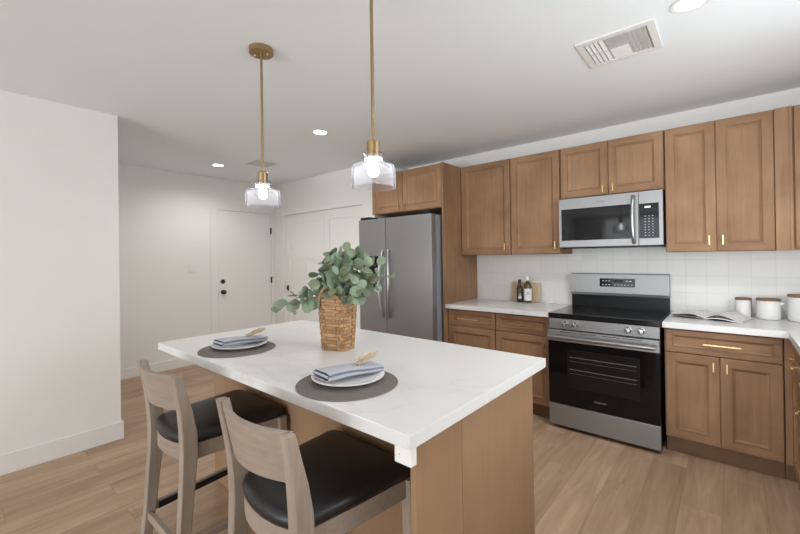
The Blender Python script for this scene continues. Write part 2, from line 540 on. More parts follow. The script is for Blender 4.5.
    def build(self, name, mats, parent=None, smooth=False, angle=40, loc=None):
        bm = self.bm
        bmesh.ops.recalc_face_normals(bm, faces=bm.faces[:])
        me = bpy.data.meshes.new(name)
        off = Vector(loc) if loc is not None else (world_loc(parent) if parent else Vector((0, 0, 0)))
        if off.length:
            bmesh.ops.translate(bm, vec=-off, verts=bm.verts)
        bm.to_mesh(me); bm.free()
        if not isinstance(mats, (list, tuple)): mats = [mats]
        for m in mats: me.materials.append(M_[m] if isinstance(m, str) else m)
        if smooth:
            for p in me.polygons: p.use_smooth = True
            try: me.set_sharp_from_angle(angle=math.radians(angle))
            except Exception: pass
        o = bpy.data.objects.new(name, me)
        COL.objects.link(o)
        if loc is not None: o.location = loc
        if parent: o.parent = parent
        return o


def world_loc(o):
    v = Vector((0, 0, 0))
    while o is not None:
        v = v + Vector(o.location); o = o.parent
    return v


def tag(o, label=None, cat=None, group=None, kind=None):
    if label: o['label'] = label
    if cat: o['category'] = cat
    if group: o['group'] = group
    if kind: o['kind'] = kind
    return o


def thing(name, loc, label, cat, group=None):
    o = bpy.data.objects.new(name, None)
    COL.objects.link(o); o.location = loc; o.empty_display_size = 0.1
    return tag(o, label, cat, group)


def struct(o):
    o['kind'] = 'structure'; return o


def copy_tree(o, parent=None):
    c = o.copy(); COL.objects.link(c)
    if parent: c.parent = parent
    for ch in list(o.children): copy_tree(ch, c)
    return c


def text_part(name, s, size, mat, parent, loc, rot=(PI / 2, 0, 0), depth=0.0006, sx=1.0):
    cu = bpy.data.curves.new(name, 'FONT'); cu.body = s; cu.size = size
    cu.align_x = 'CENTER'; cu.align_y = 'CENTER'; cu.extrude = depth; cu.resolution_u = 2
    tmp = bpy.data.objects.new(name + '_src', cu)
    me = bpy.data.meshes.new_from_object(tmp)
    bpy.data.objects.remove(tmp); bpy.data.curves.remove(cu)
    mx = Matrix.Translation(Vector(loc) - world_loc(parent)) @ Matrix.Rotation(rot[2], 4, 'Z') @ Matrix.Rotation(rot[0], 4, 'X') @ Matrix.Diagonal((sx, 1, 1, 1))
    me.transform(mx)
    me.materials.clear(); me.materials.append(M_[mat])
    o = bpy.data.objects.new(name, me); COL.objects.link(o); o.parent = parent
    return o


def TY(y):      # faces -Y
    return lambda u, v, w: (u, y - w, v)


def TYp(y):     # faces +Y
    return lambda u, v, w: (u, y + w, v)


def TX(x):      # faces -X
    return lambda u, v, w: (x - w, u, v)


# ------------------------------------------------------------------ the room
H = 2.525
XL, XR = -4.294, 2.04        # far door wall, right wall
XD = 5.2                      # right wall of the dining area, out of frame
YF = -9.5                    # wall behind the camera
WX = -2.504                  # near white wall on the left
WY = -2.976

b = MB(); b.box(XL - .12, XD + .12, YF - .12, .12, -.06, 0)
struct(b.build('floor', 'floor'))
b = MB(); b.box(XL - .12, XD + .12, YF - .12, .12, H, H + .08)
struct(b.build('ceiling', 'ceiling'))
b = MB(); b.box(-2.0, XR + .12, 0, .12, 0, H)
struct(b.build('wall_back', 'wall'))
# wall with the closet doors, set forward of the kitchen wall; opening for the doors
CL0, CL1, CLH, CY = -4.03, -2.30, 2.045, -.522
b = MB()
b.box(XL, CL0, CY, .12, 0, H); b.box(CL1, -2.09, CY, .12, 0, H); b.box(CL0, CL1, CY, .12, CLH, H); b.box(CL0, CL1, CY + .12, .12, 0, CLH)
struct(b.build('wall_closet', 'wall'))
# far wall with the entry door; opening for the door
D0, D1, DH = -1.397, -.572, 2.083
b = MB()
b.box(XL - .12, XL, YF, D0, 0, H); b.box(XL - .12, XL, D1, .12, 0, H); b.box(XL - .12, XL, D0, D1, DH, H); b.box(XL - .12, XL - .06, D0, D1, 0, DH)
struct(b.build('wall_entry', 'wall'))
b = MB(); b.box(XL, WX, YF, WY, 0, H)
struct(b.build('wall_left', 'wall'))
# right wall with the dining window out of frame, rear wall with a glazed opening behind the camera
b = MB()
b.box(XR, XR + .12, -1.43, 0, 0, H); b.box(XR, XR + .12, -2.75, -2.61, 0, H); b.box(XR, XR + .12, -2.61, -1.43, 0, 1.08); b.box(XR, XR + .12, -2.61, -1.43, 2.15, H); b.box(XR, XD + .12, -2.75, -2.63, 0, H)  # unseen opening added in the kitchen part to admit the side fill
b.box(XD, XD + .12, YF, -7.2, 0, H); b.box(XD, XD + .12, -4.0, -2.75, 0, H)
b.box(XD, XD + .12, -7.2, -4.0, 0, .35); b.box(XD, XD + .12, -7.2, -4.0, 2.35, H)
struct(b.build('wall_right', 'wall'))
b = MB()
b.box(WX, -1.7, YF - .12, YF, 0, H); b.box(2.9, XD + .12, YF - .12, YF, 0, H); b.box(-1.7, 2.9, YF - .12, YF, 2.4, H)
struct(b.build('wall_rear', 'wall'))


def casing(name, spans, mat='trim'):
    b = MB()
    for s in spans: b.box(*s, bev=.003)
    return struct(b.build(name, mat))


# baseboards
def bb(name, x0, x1, y0, y1):
    b = MB(); b.box(x0, x1, y0, y1, 0, .118, .004)
    struct(b.build(name, 'trim'))


b = MB(); b.box(WX, WX + .016, YF, WY + .016, 0, .132, .004); b.box(XL, WX, WY, WY + .016, 0, .132, .004)
struct(b.build('baseboard_left', 'trim'))
bb('baseboard_entry', XL, XL + .014, WY + .016, D0 - .10)
bb('baseboard_closet', CL1 + .02, -2.09, CY - .014, CY)

# entry door, flush slab
dr = MB(); dr.box(XL - .05, XL - .004, D0 + .004, D1 - .004, .006, DH - .004, .002)
door = struct(dr.build('door_1', 'door', loc=(XL, (D0 + D1) / 2, 0)))
b = MB()
for (z, r) in ((.930, .029), (1.078, .028)):
    mx = Matrix.Translation((XL - .004, -1.329, z)) @ Matrix.Rotation(PI / 2, 4, 'Y')
    t = MB()
    if z < 1: t.lathe([(.030, 0), (.030, .006), (.012, .012), (.012, .032), (.026, .040), (.029, .052), (.022, .062), (.006, .064)], n=24)
    else: t.lathe([(.031, 0), (.030, .012), (.024, .016), (.008, .017)], n=24)
    bmesh.ops.transform(t.bm, matrix=mx, verts=t.bm.verts)
    tag(t.build('door_knob' if z < 1 else 'deadbolt', 'blackmetal', door, True), 'round black door knob' if z < 1 else 'round black deadbolt')
for z in (1.82, 1.058, .25):
    t = MB(); t.box(XL - .004, XL + .004, D1 - .012, D1 + .012, z - .045, z + .045); t.tube([(XL + .006, D1, z - .048), (XL + .006, D1, z + .048)], .006)
    if z == 1.058: t.tube([(XL + .006, D1 - .02, z + .042), (XL + .006, D1 + .04, z + .042)], .004)
    tag(t.build('hinge', 'blackmetal', door), 'black hinge')
casing('trim_1', [(XL, XL + .008, D0 - .10, D0 - .002, 0, DH + .006)])
# closet double doors
dm = -3.09
for i, (a, c) in enumerate(((CL0 + .012, dm - .002), (dm + .002, CL1 - .012))):
    t = MB(); y = CY + .045
    t.box(a, c, y, y + .035, .01, CLH - .003)
    T = TY(y)
    def rec(u0, u1, v0, v1):
        pass
    d2 = None
    # rails and stiles standing proud of the panel field
    st = .10
    for (u0, u1, v0, v1) in ((a, a + st, .01, CLH - .003), (c - st, c, .01, CLH - .003), (a + st, c - st, CLH - .13, CLH - .003), (a + st, c - st, 1.37, 1.50), (a + st, c - st, .01, .22), ((a + c) / 2 - .05, (a + c) / 2 + .05, .22, 1.37)):
        t.box(u0, u1, y - .009, y, v0, v1)
    dd = struct(t.build('door_%d' % (i + 2), 'door', loc=((a + c) / 2, y, 0)))
    t = MB(); hx = a + .055 if i == 0 else c - .055
    t.box(hx - .010, hx + .010, y - .024, y - .009, .90, .985, .003); t.tube([(hx, y - .03, .92), (hx, y - .03, .965)], .008)
    tag(t.build('handle', 'blackmetal', dd), 'small black latch')
# reveal strip beside the closet opening
casing('trim_2', [(CL0 - .002, CL0 + .012, CY - .004, CY + .08, 0, CLH)])

# ------------------------------------------------------------------ cabinetry
def knob_bar(parent, x, y, z0, z1):
    t = MB()
    zc = (z0 + z1) / 2
    t.box(x - .0045, x + .0045, y - .034, y - .025, z0, z1, .0015)
    t.tube([(x, y, zc), (x, y - .028, zc)], .0045)
    return t.build('handle', 'gold', parent)


def pull_bar(parent, x0, x1, y, z):
    t = MB()
    t.box(x0, x1, y - .036, y - .026, z - .005, z + .005, .0015)
    for x in (x0 + .035, x1 - .035): t.tube([(x, y, z), (x, y - .03, z)], .006)
    return t.build('handle', 'gold', parent)


def cab(name, x0, x1, ydepth, z0, z1, label, cat, doors=(), drawers=(), toe=False, group=None):
    """doors: (x0, x1, z0, z1, handle_x, handle_z0, handle_z1); drawers: (x0, x1, z0, z1, pull_x0, pull_x1)"""
    r = thing(name, ((x0 + x1) / 2, ydepth, 0 if toe else z0), label, cat, group)
    t = MB(); t.box(x0, x1, ydepth + .02, -.009 if z0 > 1 else -.009, z0, z1, .001)
    t.build('body', 'cab', r)
    if toe:
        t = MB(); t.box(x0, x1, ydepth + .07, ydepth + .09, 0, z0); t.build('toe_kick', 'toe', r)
    for (a, c, v0, v1, hx, h0, h1) in doors:
        t = MB(); t.panel_face(TY(ydepth + .019), a, c, v0, v1, t=.019)
        d = t.build('door', ['cab', 'cabh'], r)
        tag(knob_bar(d, hx, ydepth, h0, h1), 'small gold bar handle')
    for (a, c, v0, v1, p0, p1) in drawers:
        t = MB(); t.panel_face(TY(ydepth + .019), a, c, v0, v1, t=.019, s=.036, b=.016)
        d = t.build('drawer', ['cabh', 'cabh'], r)
        tag(pull_bar(d, p0, p1, ydepth, (v0 + v1) / 2 - .002), 'gold bar pull')
    return r


UB, UT, UY = 1.393, 2.322, -.335
g = 'wall cabinets above the counter'
cab('wall_cabinet', -1.0115, -.463, UY, UB, UT, 'tall single-door brown wall cabinet next to the refrigerator side panel', 'cabinet',
    [(-1.006, -.467, UB + .004, UT - .004, -.515, 1.440, 1.508)])
cab('wall_cabinet', -.461, .004, UY, UB, UT, 'tall single-door brown wall cabinet directly left of the microwave', 'cabinet',
    [(-.455, -.002, UB + .004, UT - .004, -.038, 1.440, 1.508)])
cab('wall_cabinet', .008, .768, UY, 1.872, UT, 'short two-door brown wall cabinet above the microwave', 'cabinet',
    [(.012, .3865, 1.876, UT - .004, .352, 1.895, 1.955), (.3895, .764, 1.876, UT - .004, .425, 1.895, 1.955)])
cab('wall_cabinet', .772, 1.37, UY, UB, UT, 'tall two-door brown wall cabinet right of the microwave', 'cabinet',
    [(.776, 1.0685, UB + .004, UT - .004, 1.030, 1.440, 1.508), (1.0715, 1.366, UB + .004, UT - .004, 1.104, 1.440, 1.508)])
t = MB(); t.box(1.371, 1.452, UY + .002, -.009, UB, UT, .001); t.box(1.440, 1.452, UY - .004, UY + .002, UB, UT)
tag(t.build('filler_strip', 'cab', loc=(1.41, UY, UB)), 'plain brown filler strip between the last two wall cabinets', 'cabinet')
cab('wall_cabinet', 1.454, 2.03, UY, UB, UT, 'corner wall cabinet at the right edge, only a sliver of door showing', 'cabinet',
    [(1.462, 2.02, UB + .012, UT - .004, 1.98, 1.44, 1.508)])
# refrigerator surround
FY = -.656
rc = cab('refrigerator_cabinet', -2.005, -1.0325, FY, 1.876, UT, 'two-door brown cabinet over the refrigerator with full-height side panel', 'cabinet',
    [(-2.001, -1.543, 1.880, UT - .004, -1.583, 1.910, 1.970), (-1.539, -1.036, 1.880, UT - .004, -1.505, 1.910, 1.970)])
t = MB(); t.box(-1.0315, -1.0125, -.662, -.009, 0, UT, .0015); t.build('side_panel', 'cab', rc)
# base cabinets
BY = -.613
cab('base_cabinet', -1.0115, -.500, BY, .114, .873, 'brown base cabinet with drawer over door, next to the refrigerator panel', 'cabinet',
    [(-1.005, -.503, .122, .703, -.545, .595, .655)], [(-1.005, -.503, .709, .862, -.88, -.66)], True)
cab('base_cabinet', -.498, -.004, BY, .114, .873, 'brown base cabinet with drawer over door, directly left of the range', 'cabinet',
    [(-.493, -.008, .122, .703, -.048, .595, .655)], [(-.493, -.008, .709, .862, -.36, -.13)], True)
cab('base_cabinet', .782, 1.376, BY, .114, .873, 'brown base cabinet with wide drawer over two doors, right of the range', 'cabinet',
    [(.788, 1.078, .122, .703, 1.048, .612, .672), (1.082, 1.372, .122, .703, 1.116, .612, .672)], [(.790, 1.372, .709, .862, .995, 1.185)], True)
# right hand run, faces -X
r = thing('base_cabinet', (1.42, -1.2, 0), 'base cabinet of the right-hand run at the picture edge, past the inside corner', 'cabinet')
t = MB(); t.box(1.425, 2.031, -2.4, -.009, .114, .873, .001); t.box(1.379, 1.424, BY + .004, -.30, .114, .873); t.build('body', 'cab', r)
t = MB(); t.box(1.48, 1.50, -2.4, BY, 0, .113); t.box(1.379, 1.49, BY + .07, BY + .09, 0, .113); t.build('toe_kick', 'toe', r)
for k in range(3):
    y1 = -.655 - .58 * k; y0 = y1 - .572
    t = MB(); t.panel_face(TX(1.424), y0, y1, .122, .703, t=.019); d = t.build('door', ['cab', 'caby'], r)
    t = MB(); t.box(1.370, 1.379, y0 + .03, y0 + .09, .60, .61); t.tube([(1.405, y0 + .06, .605), (1.376, y0 + .06, .605)], .0045); tag(t.build('handle', 'gold', d), 'small gold bar handle')
    t = MB(); t.panel_face(TX(1.424), y0, y1, .709, .862, t=.019, s=.036, b=.016); d = t.build('drawer', ['caby', 'caby'], r)
    t = MB(); t.box(1.369, 1.379, y0 + .18, y1 - .12, .780, .790, .0015)
    for yy in (y0 + .21, y1 - .15): t.tube([(1.405, yy, .785), (1.376, yy, .785)], .006)
    tag(t.build('handle', 'gold', d), 'gold bar pull')

# worktops
t = MB(); t.box(-1.0118, -.001, -.655, -.009, .874, .914, .003)
tag(t.build('countertop', 'quartz', loc=(-.5, -.33, .874)), 'short white quartz worktop between refrigerator panel and range', 'countertop')
t = MB()
o = [(.776, -.009), (2.031, -.009), (2.031, -2.4), (1.395, -2.4), (1.395, -.645), (.776, -.645)]
rs = []
for z, ins in ((.874, 0), (.911, 0), (.914, .003)):
    rs.append([(x + (ins if x < 1 else (ins if x < 1.5 and y < -.7 else 0)), y + (ins if y == -.645 else 0), z) for x, y in o])
t.rings(rs)
tag(t.build('countertop', 'quartz', loc=(1.3, -.33, .874)), 'white quartz worktop right of the range turning the corner', 'countertop')
# tiles
t = MB()
t.box(-1.0118, 2.032, -.008, 0, .914, UB + .5); t.box(2.032, 2.04, -2.4, -.008, .914, 1.078)
bs = tag(t.build('backsplash', 'tile', loc=(.86, 0, .9345)), 'glossy white square-tile backsplash on the kitchen wall', 'backsplash', kind='structure')

# ------------------------------------------------------------------ refrigerator
r = thing('refrigerator', (-1.55, -.45, 0), 'stainless side-by-side refrigerator under the brown cabinet', 'refrigerator')
FX0, FG, FX1, FF = -2.066, -1.656, -1.052, -.812
t = MB(); t.box(FX0 + .004, FX1 - .004, -.735, -.05, .02, 1.80, .003); t.build('body', 'steelside', r)
doors = {}
for nm, a, c in (('freezer_door', FX0, FG - .003), ('refrigerator_door', FG + .003, FX1)):
    t = MB(); t.box(a, c, FF, -.742, .06, 1.806, .010)
    doors[nm] = t.build(nm, 'steelv', r, True, 30)
t = MB(); t.box(FX0 + .02, FX1 - .02, -.74, -.70, .0, .058); tag(t.build('toe_grille', 'black', r), 'black toe grille')
for a, c in ((FX0 + .02, FX0 + .16), (FX1 - .17, FX1 - .02)):
    t = MB(); t.box(a, c, -.80, -.66, 1.806, 1.835, .004); tag(t.build('hinge_cover', 'black', r), 'black hinge cover on top')
for nm, x, s in (('freezer_door', FG - .036, -1), ('refrigerator_door', FG + .046, 1)):
    pts = []; rad = []
    for k in range(21):
        f = k / 20; bow = math.sin(PI * f)
        pts.append((x + s * .030 * bow, FF - .012 - .042 * bow ** .6, .742 + .722 * f)); rad.append(.0135)
    t = MB(); t.tube(pts, rad, 12, flat=1.0)
    tag(t.build('handle', 'chrome', doors[nm], True), 'long bowed metal handle')
t = MB(); t.box(-1.99, -1.765, FF - .004, FF + .02, 1.06, 1.40, .004)
dsp = tag(t.build('water_dispenser', 'black', r), 'black water dispenser')
t = MB(); t.box(-1.97, -1.785, FF - .006, FF - .003, 1.29, 1.38); t.build('control_panel', 'blackglass', dsp)
t = MB(); t.box(-1.98, -1.775, FF - .02, FF - .003, 1.06, 1.076, .003); t.build('drip_tray', 'charcoal', dsp)

# ------------------------------------------------------------------ range
r = thing('range', (.381, -.33, 0), 'stainless electric range with black glass oven door and knobs on front', 'oven')
t = MB(); t.box(.004, .758, -.655, -.03, .03, .868, .002)
t.box(.03, .73, -.62, -.06, 0, .03); t.build('body', 'black', r)
t = MB(); t.box(-.0005, .7645, -.672, -.066, .876, .918, .004); ck = tag(t.build('cooktop', 'cook', r), 'black glass cooktop')
for (x, y, rr) in ((.20, -.50, .105), (.56, -.50, .09), (.20, -.22, .075), (.56, -.22, .10)):
    t = MB()
    for q in (rr, rr * .6):
        t.lathe([(q - .0015, .9182), (q - .0015, .9186), (q, .9186), (q, .9182)], (x, y, 0), 40, False, False)
    t.build('burner_ring', 'charcoal', ck)
# backguard
t = MB(); t.box(.004, .758, -.062, -.012, .905, 1.03, .004); t.build('backguard_base', 'black', r)
t = MB()
prof = [(-.012, 1.015), (-.082, 1.022), (-.088, 1.045), (-.074, 1.208), (-.066, 1.213), (-.012, 1.213)]
t.rings([[(x, y, z) for y, z in prof] for x in (.003, .759)])
bg = tag(t.build('backguard', 'steel', r), 'stainless backguard')
# sloped control display on the backguard: plane between (-.088,1.045) and (-.074,1.208)
def bgp(z, d=.0): return -.088 + (z - 1.045) * (.014 / .163) - d
t = MB()
for (a, c, z0, z1) in ((.248, .520, 1.100, 1.172),):
    t.rings([[(a, bgp(z0, .002), z0), (c, bgp(z0, .002), z0), (c, bgp(z1, .002), z1), (a, bgp(z1, .002), z1)], [(a, bgp(z0, -.004), z0), (c, bgp(z0, -.004), z0), (c, bgp(z1, -.004), z1), (a, bgp(z1, -.004), z1)]])
cp = tag(t.build('control_display', 'blackglass', r), 'black control display')
mk = []
for x in (.275, .30, .325):
    for z in (1.118, 1.15): mk.append((x, z, .007))
mk += [(x, 1.118, .007) for x in (.37, .395, .42, .445, .47, .495)] + [(x, 1.15, .009) for x in (.46, .487)]
for x, z, w in mk:
    t = MB(); t.box(x - w, x + w, bgp(z, .0028), bgp(z, .001), z - .003, z + .003); t.build('button_mark', 'lightink', cp)
t = MB(); t.box(.36, .43, bgp(1.15, .0026), bgp(1.15, .001), 1.140, 1.160); t.build('clock_display', 'black', cp)
# front control panel with knobs
t = MB(); t.box(.004, .758, -.668, -.600, .792, .874, .004); fp = t.build('control_panel', 'steel', r)
for x in (.128, .205, .567, .648):
    t = MB()
    t.lathe([(.024, 0), (.024, .004), (.0205, .006), (.019, .026), (.016, .030), (.004, .031)], n=28)
    t.box(-.004, .004, -.020, .020, .026, .040, .002)
    bmesh.ops.transform(t.bm, matrix=Matrix.Translation((x, -.668, .836)) @ Matrix.Rotation(PI / 2, 4, 'X') @ Matrix.Rotation(.4, 4, 'Z'), verts=t.bm.verts)
    tag(t.build('knob', 'chrome', fp, True), 'round metal knob')
# oven door
t = MB()
t.box(.004, .758, -.694, -.658, .205, .784, .004)
od = tag(t.build('oven_door', 'blackglass', r), 'black glass oven door')
t = MB(); t.box(.003, .759, -.698, -.656, .700, .785, .004)
for x0, x1 in ((.10, .22), (.24, .36), (.40, .52), (.54, .66)): t.box(x0, x1, -.6988, -.697, .774, .778, mi=1)
t.build('door_top_trim', ['steel', 'black'], od)
t = MB(); t.tube([(.022 + .718 * k / 12, -.752 + .004 * abs(k - 6) / 6, .742) for k in range(13)], .0155, 14)
for x in (.055, .707): t.box(x - .012, x + .012, -.75, -.697, .732, .752, .003)
tag(t.build('handle', 'chrome', od, True, 50), 'long metal handle bar')
# window: recessed cavity with racks seen through the glass
t = MB(); t.box(.150, .640, -.6955, -.6935, .345, .645, .001)
t.box(.158, .632, -.697, -.6954, .353, .637, .001, mi=1)
win = tag(t.build('oven_window', ['black', 'ovenin'], r), 'dark oven window')
for z in (.490, .585):
    t = MB(); t.tube([(.168, -.698, z), (.622, -.698, z)], .0016, 6)
    t.tube([(.168, -.6975, z - .03), (.622, -.6975, z - .03)], .0006, 5)
    tag(t.build('rack', 'chrome', win), 'thin oven rack behind the window')
text_part('lettering', 'FRIGIDAIRE', .0165, 'greyink', od, (.383, -.6946, .272))
t = MB(); t.box(.004, .758, -.692, -.655, .030, .198, .004)
tag(t.build('storage_drawer', 'steel', r), 'stainless bottom drawer')

r.location.x += .005

# ------------------------------------------------------------------ microwave
r = thing('microwave', (.388, -.2, 1.45), 'over-the-range stainless microwave with dark window, under the short cabinet', 'microwave')
MX0, MX1, MZ0, MZ1, MY = .012, .764, 1.449, 1.862, -.40
t = MB(); t.box(MX0, MX1, MY + .03, -.01, MZ0, MZ1, .002); t.build('body', 'charcoal', r)
t = MB(); t.box(MX0 + .02, MX1 - .02, MY + .035, -.05, MZ0 - .012, MZ0); tag(t.build('vent_underside', 'black', r), 'black underside vent')
t = MB(); t.box(MX0, .606, MY, MY + .03, MZ0, MZ1, .003); md = t.build('door', 'steel', r)
t = MB(); t.box(.034, .556, MY - .0025, MY + .002, 1.505, 1.773, .002)
tag(t.build('window', 'blackglass', md), 'dark glass window')
t = MB(); t.tube([(.578 - .006 * math.sin(PI * k / 16), MY - .010 - .034 * math.sin(PI * k / 16) ** .5, 1.468 + .366 * k / 16) for k in range(17)], .0135, 12)
tag(t.build('handle', 'chrome', md, True), 'curved vertical metal handle')
text_part('lettering', 'FRIGIDAIRE', .012, 'ink', md, (.34, MY - .0004, 1.815))
t = MB(); t.box(.609, MX1, MY, MY + .03, MZ0, MZ1, .003); mp_ = t.build('control_panel', 'steel', r)
t = MB(); t.box(.612, .740, MY - .0025, MY + .002, 1.503, 1.768, .002); kp = tag(t.build('keypad', 'blackglass', r), 'black keypad')
t = MB(); t.box(.650, .687, MY - .0032, MY - .002, 1.734, 1.747); t.build('display', 'display', kp)
for i in range(3):
    for j in range(8):
        t = MB(); t.box(.648 + i * .024, .657 + i * .024, MY - .0032, MY - .002, 1.522 + j * .021, 1.526 + j * .021); t.build('button_mark', 'lightink', kp)

# ------------------------------------------------------------------ island
r = thing('kitchen_island', (-.45, -2.45, 0), 'brown wooden island base under the large white top', 'kitchen island')
t = MB()
t.box(-1.36, .435, -2.745, -2.165, .10, .873, .001)
t.box(-1.30, .40, -2.70, -2.235, 0, .10)
t.build('body', 'island', r)
t = MB(); t.box(.436, .456, -2.752, -2.150, 0, .873, .002); t.build('end_panel', 'island', r)
t = MB(); t.box(.436, .456, -3.000, -2.7535, 0, .873, .002); t.build('wing_panel', 'island', r)
t = MB(); t.box(-1.36, .4355, -2.760, -2.7455, 0, .873, .001); t.build('knee_panel', 'island', r)
for k in range(3):
    x0 = -1.35 + k * .592; x1 = x0 + .586
    t = MB(); t.panel_face(TYp(-2.164), x0, x1, .12, .86, t=.019); t.build('door', ['island', 'island'], r)
t = MB(); t.box(-1.374, .493, -3.068, -2.081, .874, .914, .003)
it = tag(t.build('island_top', 'quartz', loc=(-.44, -2.57, .874)), 'large white veined quartz slab on the island', 'countertop')
t = MB(); t.box(.432, .490, -3.062, -3.038, .826, .8735, .0015)
t.box(.450, .452, -3.0628, -3.0615, .850, .852, mi=1)
tag(t.build('support_bracket', ['white', 'ink'], it), 'small white bracket under the corner')

# ------------------------------------------------------------------ bar stools
def stool():
    r = thing('bar_stool', (0, 0, 0), 'x', 'stool', 'stools at the island')
    hw, bw = .214, .176
    def outline(ins, n=9):
        """plan outline: straight front, tapering sides, bowed back"""
        pts = []
        fx, bx, fy, by = hw + .012 - ins, bw + .012 - ins, .232 - ins, -.165
        rc = .035
        for k in range(5):
            a = PI / 2 - k * PI / 8
            pts.append((fx - rc + rc * math.cos(a), fy - rc + rc * math.sin(a)))
        pts.append((bx + .018, -.02)); pts.append((bx, by))
        for k in range(1, n):
            f = k / n; pts.append((bx * math.cos(PI * f), by + ins * .0 - (.082 - ins) * math.sin(PI * f)))
        pts.append((-bx, by)); pts.append((-bx - .018, -.02))
        for k in range(5):
            a = PI - k * PI / 8
            pts.append((-(fx - rc) + rc * math.cos(a), fy - rc + rc * math.sin(a)))
        return pts
    t = MB()
    for z0, z1 in ((.556, .620),):
        oo = outline(.006); ii = outline(.030)
        t.rings([[(x, y, z0) for x, y in ii], [(x, y, z0) for x, y in oo], [(x, y, z1) for x, y in oo], [(x, y, z1) for x, y in ii], [(x, y, z0) for x, y in ii]], cap0=False, cap1=False)
    t.build('seat_frame', 'oakh', r)
    t = MB()
    rs = []
    for ins, z in ((.010, .6205), (.002, .630), (.000, .643), (.006, .657), (.022, .666), (.055, .672), (.11, .675)):
        rs.append([(x, y, z) for x, y in outline(ins)])
    t.rings(rs)
    tag(t.build('seat', 'leather', r, True, 70), 'black leather seat pad')
    for s in (-1, 1):
        t = MB()
        t.bar([(s * .222, .213, 0, .017, .017), (s * .218, .211, .30, .019, .019), (s * .214, .207, .6195, .021, .021)], 0, 0)
        t.build('leg', 'oak', r, True, 30)
        # rear leg runs up into the back post, bending at the seat
        t = MB()
        t.bar([(s * .196, -.262, 0, .016, .020), (s * .190, -.232, .25, .018, .023), (s * .186, -.212, .50, .020, .028),
               (s * .186, -.206, .60, .021, .031), (s * .188, -.209, .68, .021, .030), (s * .192, -.222, .77, .020, .025),
               (s * .197, -.240, .85, .018, .020), (s * .202, -.256, .922, .0165, .016)], 0, 0)
        t.build('leg', 'oak', r, True, 30)
    # curved back rail
    t = MB(); rs = []
    n = 16
    for k in range(n + 1):
        f = k / n; s = 2 * f - 1
        bowv = .052 * (1 - s * s)
        ring = []
        for z, ty in ((.774, 0), (.922, 0), (.922, 1), (.774, 1)):
            lean = -(z - .77) * .20
            hwid = .186 + (z - .77) * .06
            ring.append((s * hwid, -.214 + lean - bowv + (.011 if ty else -.011), z))
        rs.append(ring)
    t.rings(rs)
    t.build('backrest', 'oakh', r, True, 40)
    # stretchers
    zs = .235
    for s in (-1, 1):
        t = MB(); t.beam((s * .192, -.222, zs), (s * .219, .200, zs), .022, .036)
        st = t.build('stretcher', 'oaky', r)
        if s < 0:  # left stretcher only: thin dark strip along its inner face
            t = MB(); t.beam((s * .192 + .0125, -.20, zs - .002), (s * .219 + .0125, .185, zs - .002), .003, .031, .0005)
            tag(t.build('dark_strip', 'charcoal', st), 'dark strip')
    t = MB(); t.beam((-.18, -.236, .205), (.18, -.236, .205), .022, .036); t.build('stretcher', 'oakh', r)
    t = MB(); t.beam((-.21, .211, .175), (.21, .211, .175), .024, .040); st = t.build('stretcher', 'oakh', r)
    t = MB(); t.box(-.19, .19, .199, .224, .1955, .199, .001); tag(t.build('foot_plate', 'charcoal', st), 'dark metal foot plate')
    return r


s1 = stool()
s1.location = (-.748, -3.012, 0); s1.rotation_euler = (0, 0, math.radians(0.5))
s1['label'] = 'oak bar stool with black seat farther from the camera, by the far place setting'
s2 = copy_tree(s1)
s2.location = (.055, -3.015, 0); s2.rotation_euler = (0, 0, math.radians(-2))
s2['label'] = 'oak bar stool with black seat nearest the camera, by the near place setting'

# ------------------------------------------------------------------ place settings
ZT = .914
SET = [((-.845, -2.860), 'far', 'by the left end of the island'), ((.037, -2.879), 'near', 'close to the near corner of the island')]


def napkin(cx, cy, z, rot):
    """a folded linen napkin: several layers wrapped round at one end, laid across the plate"""
    prof = []                    # cross-section in (u, w): spiral of three folds
    W = .052
    layers = [(-W, .002), (W, .003), (W + .006, .007), (W, .012), (-W + .004, .012), (-W - .003, .016), (-W + .004, .020), (W - .006, .021), (W, .025), (W - .008, .029), (-W + .012, .028)]
    t = MB(); rs = []
    n = 14
    th = .0017
    for k in range(n + 1):
        f = k / n
        v = -.120 + .240 * f
        squash = .92 - .30 * f                  # flatter and a bit wider at the far end
        drape = .003 * math.sin(f * 5) + .002
        ring = []
        sk = .018 * (f - .5)
        for (u, w) in layers: ring.append(Vector((u * (1 + .04 * math.sin(f * 7 + w * 90)) + sk, v + w * .3, w * squash + drape + th)))
        for (u, w) in layers[::-1]: ring.append(Vector((u * (1 + .04 * math.sin(f * 7 + w * 90)) + sk, v + w * .3, w * squash + drape - th)))
        rs.append(ring)
    t.rings(rs)
    bmesh.ops.transform(t.bm, matrix=Matrix.Translation((cx, cy, z)) @ Matrix.Rotation(rot, 4, 'Z'), verts=t.bm.verts)
    return t


def sprig(cx, cy, z, rot, seed):
    rng = random.Random(seed)
    t = MB()
    for k in range(26):
        a = rng.uniform(-.30, .30); ln = rng.uniform(.05, .10)
        y0 = rng.uniform(-.045, -.02); x0 = rng.uniform(-.012, .012)
        pts = []
        for q in range(4):
            f = q / 3
            pts.append((x0 + math.sin(a) * ln * f * f, y0 + ln * f, .003 + rng.uniform(0, .010) + .030 * f + abs(a) * .02))
        t.tube(pts, [.0012, .0018, .0022, .0006], 5)
    bmesh.ops.transform(t.bm, matrix=Matrix.Translation((cx, cy, z)) @ Matrix.Rotation(rot, 4, 'Z'), verts=t.bm.verts)
    return t


